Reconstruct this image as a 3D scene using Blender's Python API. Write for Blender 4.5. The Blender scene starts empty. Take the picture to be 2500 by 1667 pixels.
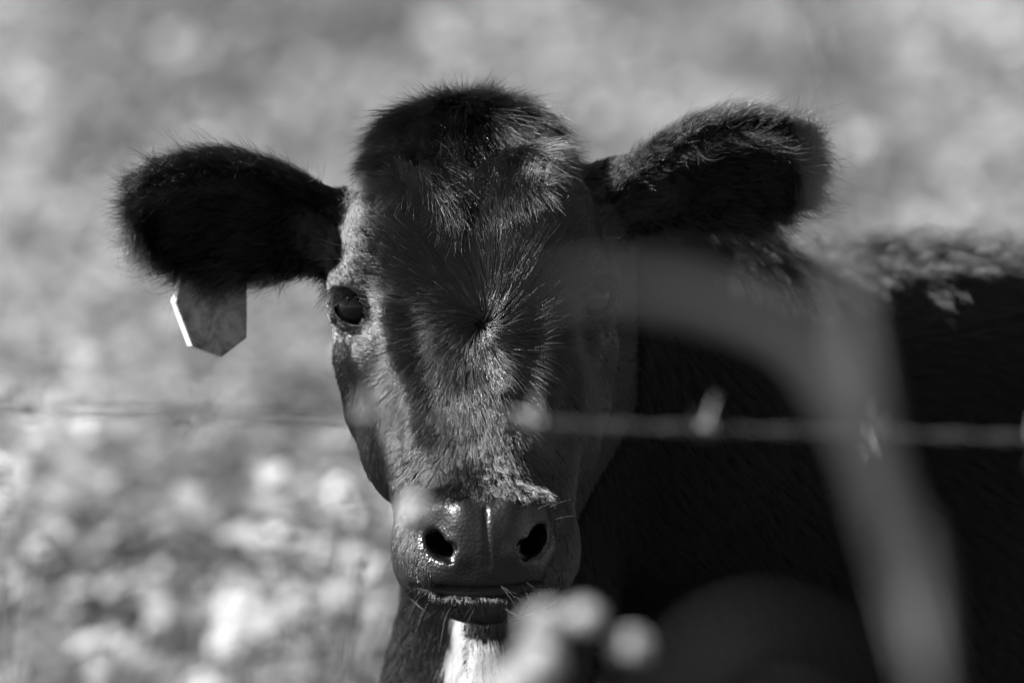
import bpy, bmesh, math, random
import numpy as np
from mathutils import Vector, Matrix, kdtree

random.seed(7)
rng = np.random.default_rng(11)
sc = bpy.context.scene
COL = sc.collection

# ------------------------------------------------------------------ camera, sky, sun
CAM_H, PITCH, FOCUS = 1.5, math.radians(6.0), 6.0
cam_d = bpy.data.cameras.new('camera')
cam = bpy.data.objects.new('camera', cam_d); COL.objects.link(cam)
cam.location = (0, 0, CAM_H); cam.rotation_euler = (math.radians(90) - PITCH, 0, 0)
cam_d.lens = 300; cam_d.sensor_width = 36; cam_d.clip_start = 0.05; cam_d.clip_end = 2000
cam_d.dof.use_dof = True; cam_d.dof.focus_distance = 5.96; cam_d.dof.aperture_fstop = 5.2
cam_d.dof.aperture_blades = 0
sc.camera = cam

SUN_EL, SUN_AZ = math.radians(40), math.radians(-97)      # azimuth from +Y (away from camera), negative = left
sdir = Vector((math.sin(SUN_AZ) * math.cos(SUN_EL), math.cos(SUN_AZ) * math.cos(SUN_EL), math.sin(SUN_EL)))
sun_d = bpy.data.lights.new('sun', 'SUN'); sun_d.energy = 5.0; sun_d.angle = math.radians(0.5)
sun_d.color = (1, 1, 1)                                    # the photograph is black and white
sun = bpy.data.objects.new('sun', sun_d); COL.objects.link(sun)
sun.location = (-20, 5, 20); sun.rotation_euler = (-sdir).to_track_quat('-Z', 'Y').to_euler()
w = bpy.data.worlds.new('World'); sc.world = w; w.use_nodes = True
nt = w.node_tree; nt.nodes.clear()
sky = nt.nodes.new('ShaderNodeTexSky'); sky.sky_type = 'NISHITA'; sky.sun_disc = False
sky.sun_elevation = SUN_EL; sky.sun_rotation = SUN_AZ
bw = nt.nodes.new('ShaderNodeRGBToBW'); bg = nt.nodes.new('ShaderNodeBackground'); bg.inputs[1].default_value = 0.05
wo = nt.nodes.new('ShaderNodeOutputWorld')
nt.links.new(sky.outputs[0], bw.inputs[0]); nt.links.new(bw.outputs[0], bg.inputs[0]); nt.links.new(bg.outputs[0], wo.inputs[0])
sc.view_settings.view_transform = 'Standard'; sc.view_settings.look = 'None'
sc.view_settings.exposure = 1.8; sc.view_settings.gamma = 1; sc.view_settings.use_curve_mapping = False
sc.render.engine = 'CYCLES'
sc.cycles.max_bounces = 6; sc.cycles.diffuse_bounces = 3; sc.cycles.glossy_bounces = 3
sc.cycles.transmission_bounces = 5; sc.cycles.transparent_max_bounces = 8
sc.cycles.use_denoising = True; sc.cycles.use_adaptive_sampling = False; sc.cycles.sample_clamp_indirect = 3

# ------------------------------------------------------------------ calf frame (centimetres): u right, v up, w towards the viewer
cP, sP = math.cos(PITCH), math.sin(PITCH)
F0 = np.array([0, FOCUS * cP, CAM_H - FOCUS * sP])
AX = np.array([[1, 0, 0], [0, sP, cP], [0, -cP, sP]])      # rows: u, v, w
def world(p):
    return F0 + (np.asarray(p, float) / 100.0) @ AX

# ------------------------------------------------------------------ helpers
def tag(o, label=None, cat=None, group=None, kind=None):
    if label: o['label'] = label
    if cat: o['category'] = cat
    if group: o['group'] = group
    if kind: o['kind'] = kind
    return o
def empty(name, loc, label, cat, group=None):
    o = bpy.data.objects.new(name, None); COL.objects.link(o); o.location = loc
    o.empty_display_size = 0.1
    return tag(o, label, cat, group)
def mesh_obj(name, verts, faces, mat, parent=None, smooth=True, loc=None):
    """verts are world metres; object origin is the parent's (or loc)"""
    verts = np.asarray(verts, float)
    off = np.array(parent.location if parent else (loc if loc is not None else (0, 0, 0)), float)
    me = bpy.data.meshes.new(name)
    v = (verts - off).astype(np.float32)
    if isinstance(faces, np.ndarray):
        n, k = faces.shape
        me.vertices.add(len(v)); me.vertices.foreach_set('co', v.ravel())
        me.loops.add(n * k); me.loops.foreach_set('vertex_index', faces.astype(np.int32).ravel())
        me.polygons.add(n); me.polygons.foreach_set('loop_start', np.arange(0, n * k, k, dtype=np.int32))
        me.update(calc_edges=True); me.validate()
    else:
        me.from_pydata([tuple(x) for x in v], [], faces)
    if smooth: me.polygons.foreach_set('use_smooth', np.ones(len(me.polygons), bool))
    me.materials.append(mat)
    o = bpy.data.objects.new(name, me); COL.objects.link(o)
    if parent: o.parent = parent
    elif loc is not None: o.location = loc
    return o
def hair_obj(name, pts, rad, mat, parent, offset=None):
    """pts (N,K,3) world metres, rad (N,K) metres"""
    n, k, _ = pts.shape
    cu = bpy.data.hair_curves.new(name); cu.add_curves([k] * n)
    off = np.array(parent.location if offset is None else offset, np.float32)
    cu.attributes['position'].data.foreach_set('vector', (pts.astype(np.float32) - off).ravel())
    ra = cu.attributes.get('radius') or cu.attributes.new('radius', 'FLOAT', 'POINT')
    ra.data.foreach_set('value', rad.astype(np.float32).ravel())
    cu.materials.append(mat)
    o = bpy.data.objects.new(name, cu); COL.objects.link(o); o.parent = parent
    return o
def principled(name, col, rough, spec=0.5):
    m = bpy.data.materials.new(name); m.use_nodes = True
    b = m.node_tree.nodes['Principled BSDF']
    b.inputs['Base Color'].default_value = (col, col, col, 1); b.inputs['Roughness'].default_value = rough
    b.inputs['Specular IOR Level'].default_value = spec
    return m, m.node_tree, b
def noise_tone(t, b, lo, hi, scale, detail=4, coord='Object'):
    tc = t.nodes.new('ShaderNodeTexCoord'); nz = t.nodes.new('ShaderNodeTexNoise'); nz.inputs['Scale'].default_value = scale
    nz.inputs['Detail'].default_value = detail
    cr = t.nodes.new('ShaderNodeValToRGB'); cr.color_ramp.elements[0].position = .35; cr.color_ramp.elements[1].position = .68
    cr.color_ramp.elements[0].color = (lo, lo, lo, 1); cr.color_ramp.elements[1].color = (hi, hi, hi, 1)
    t.links.new(tc.outputs[coord], nz.inputs['Vector']); t.links.new(nz.outputs['Fac'], cr.inputs[0])
    t.links.new(cr.outputs[0], b.inputs['Base Color'])
    return nz, cr

# ------------------------------------------------------------------ materials
def hair_mat(name, sigma, rough=0.32, radial=0.35, coat=0.0, ior=1.55):
    m = bpy.data.materials.new(name); m.use_nodes = True; t = m.node_tree; t.nodes.clear()
    h = t.nodes.new('ShaderNodeBsdfHairPrincipled'); o = t.nodes.new('ShaderNodeOutputMaterial')
    h.model = 'CHIANG'; h.parametrization = 'ABSORPTION'
    h.inputs['Absorption Coefficient'].default_value = (sigma, sigma, sigma)
    h.inputs['Roughness'].default_value = rough; h.inputs['Radial Roughness'].default_value = radial
    h.inputs['Coat'].default_value = coat; h.inputs['Random Roughness'].default_value = .5; h.inputs['IOR'].default_value = ior
    t.links.new(h.outputs[0], o.inputs[0])
    return m
M_FUR = hair_mat('black_fur', 5.0, 0.26, 0.4)
M_COAT = hair_mat('body_coat', 8.0, 0.3, 0.4, ior=1.36)
M_RIDGE = hair_mat('painted_sunlit_hair', 0.9, 0.3, 0.35)  # black hair given a lighter colour to stand in for sunlight on it
M_NECK_GLINT = hair_mat('painted_neck_glints', 0.22, 0.35, 0.4)  # sun highlights on the black neck, painted as pale hair
M_STRAY = hair_mat('stray_hair', 0.5, 0.28, 0.3)
M_FINE = hair_mat('short_face_fur', 5.0, 0.23, 0.4, ior=1.76)
M_EAR = hair_mat('ear_fur', 4.0, 0.26, 0.4, ior=1.64)
M_LOCK = hair_mat('forelock_fur', 4.0, 0.2, 0.36, ior=1.62)
M_WHITE = hair_mat('white_fur', 0.02, 0.4, 0.4)
M_WHISK = hair_mat('whisker', 0.25, 0.3, 0.3)

M_SKIN, t, b = principled('calf_hide', 0.008, 0.7, 0.2)
at = t.nodes.new('ShaderNodeAttribute'); at.attribute_name = 'bare'
tc = t.nodes.new('ShaderNodeTexCoord')
vo = t.nodes.new('ShaderNodeTexVoronoi'); vo.inputs['Scale'].default_value = 420; vo.feature = 'F1'
nz = t.nodes.new('ShaderNodeTexNoise'); nz.inputs['Scale'].default_value = 95; nz.inputs['Detail'].default_value = 8; nz.inputs['Roughness'].default_value = .6
add = t.nodes.new('ShaderNodeMath'); add.operation = 'MULTIPLY_ADD'; add.inputs[1].default_value = -0.4
bmp = t.nodes.new('ShaderNodeBump'); bmp.inputs['Distance'].default_value = 0.0011
mm = t.nodes.new('ShaderNodeMath'); mm.operation = 'MULTIPLY'; mm.inputs[1].default_value = 0.55
wt = t.nodes.new('ShaderNodeAttribute'); wt.attribute_name = 'wet'
mr = t.nodes.new('ShaderNodeMapRange'); mr.inputs['To Min'].default_value = 0.75; mr.inputs['To Max'].default_value = 0.38
ms = t.nodes.new('ShaderNodeMapRange'); ms.inputs['To Min'].default_value = 0.15; ms.inputs['To Max'].default_value = 0.4
mc = t.nodes.new('ShaderNodeMapRange'); mc.inputs['To Min'].default_value = 0.005; mc.inputs['To Max'].default_value = 0.004
for n in (vo, nz): t.links.new(tc.outputs['Object'], n.inputs['Vector'])
t.links.new(vo.outputs['Distance'], add.inputs[0]); t.links.new(nz.outputs['Fac'], add.inputs[2])
t.links.new(add.outputs[0], bmp.inputs['Height']); t.links.new(at.outputs['Fac'], mm.inputs[0]); t.links.new(mm.outputs[0], bmp.inputs['Strength'])
t.links.new(bmp.outputs[0], b.inputs['Normal'])
for n, i in ((mr, 'Roughness'), (ms, 'Specular IOR Level'), (mc, 'Base Color')):
    t.links.new(at.outputs['Fac'], n.inputs['Value']); t.links.new(n.outputs[0], b.inputs[i])

sub = t.nodes.new('ShaderNodeMath'); sub.operation = 'MULTIPLY_ADD'; sub.inputs[1].default_value = -.20; sub.use_clamp = True
t.links.new(wt.outputs['Fac'], sub.inputs[0]); t.links.new(mr.outputs[0], sub.inputs[2]); t.links.new(sub.outputs[0], b.inputs['Roughness'])
ws = t.nodes.new('ShaderNodeMath'); ws.operation = 'MULTIPLY_ADD'; ws.inputs[1].default_value = .45
t.links.new(wt.outputs['Fac'], ws.inputs[0]); t.links.new(ms.outputs[0], ws.inputs[2]); t.links.new(ws.outputs[0], b.inputs['Specular IOR Level'])
wb_ = t.nodes.new('ShaderNodeMath'); wb_.operation = 'ADD'; t.links.new(mm.outputs[0], wb_.inputs[0]); t.links.new(wt.outputs['Fac'], wb_.inputs[1]); wb_.use_clamp = True
t.links.new(wb_.outputs[0], bmp.inputs['Strength'])
M_EYE, t, b = principled('eye_dark', 0.004, 0.05, 0.3)
M_TEAR, t, b = principled('wet_lid', 0.03, 0.12, 0.6)

# ------------------------------------------------------------------ calf shape as a distance field
def smin(a, b_, k):
    h = np.clip(0.5 + 0.5 * (b_ - a) / k, 0, 1)
    return b_ + (a - b_) * h - k * h * (1 - h)
def smax(a, b_, k): return -smin(-a, -b_, k)
def norm(v): v = np.asarray(v, np.float32); return v / np.linalg.norm(v)
def ell(p, c, r, R=None):
    q = p - np.asarray(c, np.float32)
    if R is not None: q = q @ R
    r = np.asarray(r, np.float32)
    k0 = np.linalg.norm(q / r, axis=1); k1 = np.linalg.norm(q / (r * r), axis=1) + 1e-6
    return k0 * (k0 - 1) / k1
def cap(p, a, b_, ra, rb):
    a = np.asarray(a, np.float32); ab = np.asarray(b_, np.float32) - a
    h = np.clip((p - a) @ ab / (ab @ ab), 0, 1)
    return np.linalg.norm(p - a - h[:, None] * ab, axis=1) - (ra + h * (rb - ra))
def table(xs, ys):
    xs = np.array(xs, float); ys = np.array(ys, float)
    m = np.gradient(ys, xs); X = np.linspace(xs[0], xs[-1], 400)
    i = np.clip(np.searchsorted(xs, X, side='right') - 1, 0, len(xs) - 2)
    h = xs[i + 1] - xs[i]; s = (X - xs[i]) / h
    Y = (2*s**3-3*s**2+1)*ys[i] + (s**3-2*s**2+s)*h*m[i] + (-2*s**3+3*s**2)*ys[i+1] + (s**3-s**2)*h*m[i+1]
    return X, Y
# head-local frame: x across (0 = midline), v up, w towards viewer
HC = np.array([-2.5, 0, 0], np.float32)
def rotm(roll, yaw):
    cr_, sr_ = math.cos(roll), math.sin(roll); cy, sy = math.cos(yaw), math.sin(yaw)
    Rz = np.array([[cr_, -sr_, 0], [sr_, cr_, 0], [0, 0, 1]]); Ry = np.array([[cy, 0, sy], [0, 1, 0], [-sy, 0, cy]])
    return (Rz @ Ry).astype(np.float32)
HR = rotm(math.radians(2.2), math.radians(1.2))
def to_head(p): return (p - HC) @ HR            # rows times R = R^T p
def from_head(p): return np.asarray(p) @ HR.T + HC
HA = np.array([8.0, -10.0]); HD = np.array([-.815, .58]); HQ = np.array([.58, .815])
TT = [-8, -6, -3, 0, 5, 9, 13, 18, 23, 27, 30, 32, 33.6]
W_T = table(TT, [1.8, 4.6, 8.1, 9.5, 9.3, 8.55, 7.45, 6.7, 5.9, 5.9, 5.5, 4.4, 1.5])
T_T = table(TT, [1.4, 4.2, 6.1, 7.1, 7.8, 7.8, 7.0, 6.2, 5.6, 5.2, 4.6, 3.5, 1.6])
B_T = table(TT, [0.0, -3.5, -6.0, -7.5, -9, -9.0, -8.3, -6.9, -5.0, -4.0, -3.0, -2.0, -0.2])
K_T = table(TT, [.1, .1, .1, .1, .12, .15, .17, .17, .16, .10, .05, .0, 0])
EYE_C = np.array([8.0, 2.75, -3.6], np.float32); EYE_R = 1.95
EYE_AX = norm([.44, .05, .88]); _e1 = np.array([-.50, -.70, .56], np.float32)
EYE_1 = norm(_e1 - EYE_AX * (_e1 @ EYE_AX)); EYE_2 = np.cross(EYE_AX, EYE_1)
if EYE_2[1] < 0: EYE_2 = -EYE_2
def nostril_frame():
    n = norm([.42, -.12, .9]); e1 = np.array([.62, .70, 0], np.float32); e1 = norm(e1 - n * (e1 @ n)); e2 = np.cross(n, e1)
    return np.stack([e1, e2, n], 1).astype(np.float32)
NR = nostril_frame(); NC = np.array([3.2, -13.85, 10.0], np.float32)
def sdf_head(h):
    x = np.abs(h[:, 0]); vw = h[:, 1:3] - HA.astype(np.float32)
    t_ = vw @ HD.astype(np.float32); q = vw @ HQ.astype(np.float32)
    tc_ = np.clip(t_, TT[0], TT[-1])
    a = np.interp(tc_, *W_T); tp = np.interp(tc_, *T_T); bt = np.interp(tc_, *B_T); k = np.interp(tc_, *K_T)
    bb = (tp - bt) / 2; qn = (q - (tp + bt) / 2) / bb
    an = a * np.clip(1 - k * qn, .5, 1.4)
    f = ((x / an) ** 2.08 + np.abs(qn) ** 2.08) ** (1 / 2.08)
    d = (f - 1) * np.minimum(an, bb) * .85
    dt = np.abs(t_ - tc_); d = np.where(dt > 0, np.sqrt(np.maximum(d, 0) ** 2 + dt ** 2), d)
    hs = np.stack([x, h[:, 1], h[:, 2]], 1)
    d = smin(d, ell(hs, (.0, 13.6, -9.6), (4.5, 2.6, 4.0)), 4.5)                   # poll
    d = smin(d, ell(hs, (4.6, 7.6, -2.6), (3.6, 5, 3.2)), 4.0)                    # frontal bone
    d = smax(d, -ell(hs, (0, 3.0, 6.0), (2.4, 4.0, 1.6)), 2.4)                    # dip of the forehead
    d = smin(d, cap(hs, (6.9, 5.4, -1.9), (9.2, 4.6, -3.9), 1.35, 1.0), 1.3)       # brow
    d = smin(d, cap(hs, (7.4, -.2, -2.4), (8.4, -.8, -4.8), 1.2, 1.1), 2.0)        # rim below the eye
    d = smin(d, cap(hs, (5.4, 1.2, .4), (3.9, -7.5, 5.2), 1.0, .9), 2.2)          # ridge from the inner eye corner down the face
    d = smax(d, -ell(hs, (6.9, -5.0, 3.6), (1.6, 3.2, 1.3)), 2.0)                 # hollow in the cheek
    d = smin(d, ell(hs, (5.4, -5.4, -3), (2.7, 5.2, 5)), 3.0)                     # cheek muscle
    d = smin(d, cap(hs, (5.9, -3.0, .3), (4.8, -10.0, 4.6), 1.1, 1.3), 1.8)
    d = smin(d, cap(hs, (8.5, 1.2, -6.2), (7.7, -4.5, -5.2), 1.0, 1.2), 2.2)
    lid = np.linalg.norm(hs - EYE_C, axis=1) - (EYE_R + .42)
    d = smin(d, lid, .9)
    # muzzle
    d = smin(d, cap(hs, (0, -12.2, 8.0), (0, -13.2, 8.6), 2.9, 3.1), 1.5)
    d = smin(d, ell(hs, (3.3, -14.4, 6.3), (2.15, 2.8, 3.1)), 2.6)                 # upper lip pads
    d = smin(d, cap(hs, (2.3, -11.4, 9.6), (4.2, -11.8, 8.8), 1.1, .9), 1.0)    # nostril roof
    d = smin(d, cap(hs, (1.9, -14.6, 10.4), (2.6, -15.6, 9.9), 1.0, .9), .9)
    d = smin(d, ell(hs, (1.5, -12.6, 10.6), (1.0, 1.5, .9)), .8)                  # two lobes of the nose pad
    d = smax(d, .09 - np.hypot(hs[:, 0], d) - np.maximum(-15.6 - hs[:, 1], 0) - np.maximum(hs[:, 1] + 11.6, 0) + np.where(hs[:, 2] > 7, 0, -9), .35)   # groove between them
    # nostrils (comma shaped hollows)
    d = smax(d, -ell(hs, NC, (1.18, .62, 2.6), NR), .5)
    d = smax(d, -cap(hs, (2.4, -14.3, 11.0), (2.5, -14.9, 11.0), .45, .3), .5)
    # chin and mouth
    chin = ell(hs, (0, -17.7, 5.6), (3.6, 1.9, 3.5))
    d = smin(d, chin, .5)
    mv = -17.25 + .021 * x * x - .0 * x
    groove = .40 - np.hypot(h[:, 1] - mv, d) + 0 - np.maximum(x - 3.2, 0) * .22
    groove = np.where((h[:, 2] > 3.5), groove, -1)
    d = smax(d, groove, .25)
    # socket and eyelid opening
    e = hs - EYE_C; a1 = e @ EYE_1; a2 = e @ EYE_2; a0 = e @ EYE_AX
    L_, H_ = 1.72, 1.06; r_ = (L_ * L_ + H_ * H_) / (2 * H_); c_ = r_ - H_
    lens = np.maximum(np.hypot(a1, a2 + c_), np.hypot(a1, a2 - c_)) - r_
    lens = np.maximum(lens, .3 - a0)
    d = smax(d, -lens, .22)
    d = np.maximum(d, -(np.linalg.norm(e, axis=1) - (EYE_R + .03)))
    return d
# ears: (base, tip, opening direction)
EARS = [dict(b=(-10.6, 7.2, -9.6), t=(-27.2, 8.9, -8.4), o=(.12, -.62, .76), up=1),
        dict(b=(7.4, 9.6, -8.6), t=(21.6, 12.9, -6.5), o=(-.15, -.74, .66), up=1)]
EW = table([0, .15, .4, .6, .8, .92, 1.0], [2.2, 2.8, 4.3, 5.1, 4.4, 2.9, .5])
ED = table([0, .15, .4, .6, .8, 1.0], [3.0, 3.2, 3.3, 2.9, 2.1, 1.0])
for E in EARS:
    B_, T_ = np.array(E['b'], np.float32), np.array(E['t'], np.float32)
    E['L'] = float(np.linalg.norm(T_ - B_)); A_ = norm(T_ - B_); O_ = np.array(E['o'], np.float32)
    O_ = norm(O_ - A_ * (O_ @ A_)); S_ = np.cross(A_, O_)
    if S_[1] < 0: S_ = -S_
    E['R'] = np.stack([A_, O_, S_], 1); E['B'] = B_
def ear_mid(an):
    a = np.clip(an, 0, 1); return .8 * np.sin(a * 3.14) + .9 * np.clip((a - .5) / .5, 0, 1) ** 1.3
def ear_coords(E, p):
    q = (p - E['B']) @ E['R']
    an = q[:, 0] / E['L']
    return q, an
def sdf_ear(E, p):
    q, an = ear_coords(E, p)
    ac = np.clip(an, 0, 1); w_ = np.interp(ac, *EW); dp = np.interp(ac, *ED)
    s = q[:, 2] - ear_mid(ac)
    sn = s / w_
    mid = -dp * (1 - np.clip(sn * sn, 0, 1.3)) + .5
    slope = np.sqrt(1 + (2 * dp * np.clip(sn, -1.1, 1.1) / w_) ** 2)
    d = np.abs(q[:, 1] - mid) / slope - .42
    d = smax(d, (np.abs(s) - w_) * .8, .5)
    d = smax(d, np.maximum(-q[:, 0] - .5, q[:, 0] - E['L'] * 1.0), .6)
    d = smin(d, cap(p, E['B'] - E['R'][:, 0] * 2.6 - E['R'][:, 1] * .6, E['B'] + E['R'][:, 0] * 2.2 - E['R'][:, 1] * 1.2, 2.8, 1.9), 1.6)
    return d
def LG(p, pts, rs, k=.8):
    d = None
    for i in range(len(pts) - 1):
        c = cap(p, pts[i], pts[i + 1], rs[i], rs[i + 1]); d = c if d is None else smin(d, c, k)
    return d
BU = norm([.83, 0, -.56]); BS = norm(np.cross(BU, [0, 1, 0]))       # body axis and its sideways direction
if BS[2] < 0: BS = -BS
SH = np.array([21, -14.7, -44], np.float32)                      # shoulder centre
def bp(a, v, s): return SH + BU * a + np.array([0, v, 0], np.float32) + BS * s   # body coordinates
def BR(): return np.stack([BU, np.array([0, 1, 0], np.float32), BS], 1).astype(np.float32)
GV = -89.0
def sdf_body(p):
    R = BR()
    d = ell(p, bp(8, 0, 0), (26, 20.5, 14.5), R)
    d = smin(d, ell(p, bp(38, -3, 0), (34, 21, 17), R), 8)
    d = smin(d, ell(p, bp(72, 1, 0), (20, 17, 15.5), R), 8)
    d = smin(d, cap(p, bp(-4, 12.2, 0), bp(20, 15, 0), 4.4, 4.2), 7)              # withers
    d = smin(d, cap(p, (-.5, -1, -14.5), (10, -3, -30), 8.6, 11.5), 5)            # neck
    d = smin(d, cap(p, (4, 4, -18), bp(-6, 6, 0), 7.5, 10.5), 6)
    d = smin(d, cap(p, (10, -6, -30), bp(2, 0, 0), 12, 16), 7)
    d = smin(d, cap(p, (-.4, -8, -15), (-.2, -27, -24), 6.6, 7.6), 5)           # throat
    d = smin(d, cap(p, (-.2, -27, -24), (5, -36, -34), 7.6, 8.4), 5)            # brisket
    d = smin(d, cap(p, (-1.9, -18.5, -12.5), (-1.5, -31, -15.5), 1.6, 2.4), 1.6)     # dewlap
    d = smin(d, cap(p, (4, -34, -33), bp(10, -20, 0), 9, 12), 8)
    for s in (1, -1):                                                           # shoulders, hips, legs
        d = smin(d, ell(p, bp(2, -8, s * 10.5), (9, 15, 6), R), 4)
        g = GV - SH[1]
        d = smin(d, LG(p, [bp(-1, -16, s * 11), bp(1, -34, s * 10.5), bp(-1, -54, s * 10), bp(-1, g + 10, s * 10), bp(-3, g + 3, s * 10)], [6.5, 4.6, 2.9, 2.0, 2.9]), 3)
        d = smin(d, ell(p, bp(74, -10, s * 9), (11, 15, 6.5), R), 4)
        d = smin(d, LG(p, [bp(70, -16, s * 10), bp(68, -32, s * 10), bp(80, -50, s * 10), bp(77, g + 10, s * 10), bp(75, g + 3, s * 10)], [7, 5.2, 3.1, 2.2, 2.9]), 3)
    d = smin(d, LG(p, [bp(90, 9, 0), bp(95, -5, 0), bp(95, -40, 0)], [2.2, 1.6, 1.4]), 2)
    d = np.maximum(d, GV - p[:, 1])
    return d
def calf(p):
    p = np.asarray(p, np.float32)
    d = sdf_body(p)
    near = (p[:, 0] < 34) & (p[:, 1] > -32) & (p[:, 2] > -34)
    if near.any():
        q = p[near]; dh = sdf_head(to_head(q))
        db = d[near]
        cut = np.clip((q[:, 2] + 12) / 6, 0, 1)                               # keep the blend behind the face
        r = np.where(cut >= 1, np.minimum(db, dh), smin(db, dh, 4.0) * (1 - cut) + np.minimum(db, dh) * cut)
        for E in EARS: r = smin(r, sdf_ear(E, q), 1.3)
        d = d.copy(); d[near] = r
    return d
def chunks(fn, p, n=400000):
    return np.concatenate([fn(p[i:i + n]) for i in range(0, len(p), n)]) if len(p) else np.zeros(0)
def grad(p, e=.06):
    g = np.zeros_like(p)
    for i in range(3):
        o = np.zeros(3, np.float32); o[i] = e
        g[:, i] = chunks(calf, p + o) - chunks(calf, p - o)
    return g / (2 * e)
def project(p, it=3):
    for _ in range(it):
        d = chunks(calf, p); g = grad(p); l2 = np.maximum((g * g).sum(1), .15)
        p = p - g * np.clip(d / l2, -.35, .35)[:, None]
    return p
def surface_nets(lo, hi, h, B=8):
    lo = np.array(lo, np.float32); nb = np.ceil((np.array(hi) - lo) / (h * B)).astype(int); N = nb * B
    bi = np.stack(np.meshgrid(*[np.arange(n) for n in nb], indexing='ij'), -1).reshape(-1, 3)
    dc = chunks(calf, (lo + (bi + .5) * B * h).astype(np.float32))
    V = np.repeat(np.repeat(np.repeat(dc.reshape(nb), B, 0), B, 1), B, 2).astype(np.float32)
    V = np.where(V < 0, -9, 9).astype(np.float32)
    act = bi[np.abs(dc) < B * h * .87 * 1.9]
    loc = np.stack(np.meshgrid(*[np.arange(B)] * 3, indexing='ij'), -1).reshape(-1, 3)
    for i in range(0, len(act), 800):
        a = act[i:i + 800]; idx = (a[:, None, :] * B + loc[None]).reshape(-1, 3)
        V[idx[:, 0], idx[:, 1], idx[:, 2]] = calf(lo + idx * h)
    S = V < 0; nx, ny, nz_ = S.shape
    cs = np.zeros((nx - 1, ny - 1, nz_ - 1), np.uint8)
    for a in (0, 1):
        for b2 in (0, 1):
            for c in (0, 1): cs += S[a:nx - 1 + a, b2:ny - 1 + b2, c:nz_ - 1 + c]
    m = (cs > 0) & (cs < 8); del cs
    ids = np.full(m.shape, -1, np.int32); ids[m] = np.arange(m.sum())
    verts = lo + (np.argwhere(m) + .5) * h
    quads = []
    for ax in range(3):
        o1, o2 = [(1, 2), (2, 0), (0, 1)][ax]
        sl0 = [slice(None)] * 3; sl1 = [slice(None)] * 3; sl0[ax] = slice(0, -1); sl1[ax] = slice(1, None)
        e = S[tuple(sl0)] != S[tuple(sl1)]; pos = np.argwhere(e)
        ok = np.ones(len(pos), bool)
        for o in (0, 1, 2):
            ok &= (pos[:, o] > 0) & (pos[:, o] < np.array(S.shape)[o] - 2)
        pos = pos[ok]; inside = S[pos[:, 0], pos[:, 1], pos[:, 2]]
        def idd(d1, d2):
            q = pos.copy(); q[:, o1] -= d1; q[:, o2] -= d2; return ids[q[:, 0], q[:, 1], q[:, 2]]
        f = np.stack([idd(1, 1), idd(0, 1), idd(0, 0), idd(1, 0)], 1)
        f[~inside] = f[~inside][:, ::-1]; quads.append(f)
    f = np.concatenate(quads); f = f[(f >= 0).all(1)]
    return project(verts.astype(np.float32), 3), f

import time; T0 = time.time()
cv, cf = surface_nets((-32, -92, -112), (118, 24, 18), .45)
print('nets', len(cv), len(cf), time.time() - T0)
def refine(v, f, mask_fn):
    me = bpy.data.meshes.new('tmp'); me.vertices.add(len(v)); me.vertices.foreach_set('co', v.astype(np.float32).ravel())
    bm_ = bmesh.new()
    bv = [bm_.verts.new(x) for x in v.tolist()]
    for q in (f.tolist() if isinstance(f, np.ndarray) else f):
        try: bm_.faces.new([bv[i] for i in q])
        except ValueError: pass
    sel = mask_fn(v)
    bm_.verts.index_update()
    es = [e for e in bm_.edges if sel[e.verts[0].index] and sel[e.verts[1].index]]
    bmesh.ops.subdivide_edges(bm_, edges=es, cuts=1, use_grid_fill=True)
    bm_.verts.index_update()
    nv = np.array([x.co[:] for x in bm_.verts], np.float32); nf = [[x.index for x in q.verts] for q in bm_.faces]
    bm_.free(); bpy.data.meshes.remove(me)
    return nv, nf
def head_zone(v):
    h = to_head(v); return (v[:, 2] > -11) & (v[:, 1] > -21) & (v[:, 1] < 18) & (np.abs(h[:, 0]) < 11)
def detail_zone(v):
    h = to_head(v); hs = np.stack([np.abs(h[:, 0]), h[:, 1], h[:, 2]], 1)
    return (np.linalg.norm(hs - EYE_C, axis=1) < 3.6) | ((h[:, 1] < -10) & (h[:, 2] > 5.5))
cv, cf = refine(cv, cf, head_zone); cv, cf = refine(cv, cf, detail_zone)
mv_ = cv[:, 2] > -12
cv[mv_] = project(cv[mv_], 2)
print('refined', len(cv), len(cf), time.time() - T0)

calf_root = empty('calf', world(bp(30, GV - SH[1], 0)),
                  'black calf facing the viewer behind the barbed wire with white fur below its chin', 'calf')
body = mesh_obj('body', world(cv), cf, M_SKIN, calf_root)
# bare skin zones
HV = to_head(cv)
def bare_amount(h):
    x = np.abs(h[:, 0]); v = h[:, 1]; w_ = h[:, 2]
    top = -10.55 - .045 * x * x
    side = 4.6 + .5 * np.exp(-((v + 13.9) / 1.2) ** 2) - .10 * np.maximum(-14.6 - v, 0) * 3
    m = np.clip((top - v) / .35, 0, 1) * np.clip((side - x) / .5, 0, 1) * np.clip((w_ - 6.5) / .8, 0, 1) * np.clip((v + 17.4) / .3, 0, 1)
    lipz = np.clip(1 - np.abs(v + 17.25 - .021 * x * x) / .5, 0, 1) * (w_ > 5) * (x < 5.3)
    hs = np.stack([x, v, w_], 1); e = hs - EYE_C
    a1 = e @ EYE_1; a2 = e @ EYE_2; a0 = e @ EYE_AX
    L_, H_ = 1.72, 1.06; r_ = (L_ * L_ + H_ * H_) / (2 * H_); c_ = r_ - H_
    lens = np.maximum(np.hypot(a1, a2 + c_), np.hypot(a1, a2 - c_)) - r_
    eye = np.clip(1 - lens / .22, 0, 1) * (a0 > 0) * (np.linalg.norm(e, axis=1) < 4)
    return np.clip(np.maximum(np.maximum(m, lipz), eye), 0, 1)
ba = body.data.attributes.new('bare', 'FLOAT', 'POINT'); ba.data.foreach_set('value', bare_amount(HV).astype(np.float32))
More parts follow.
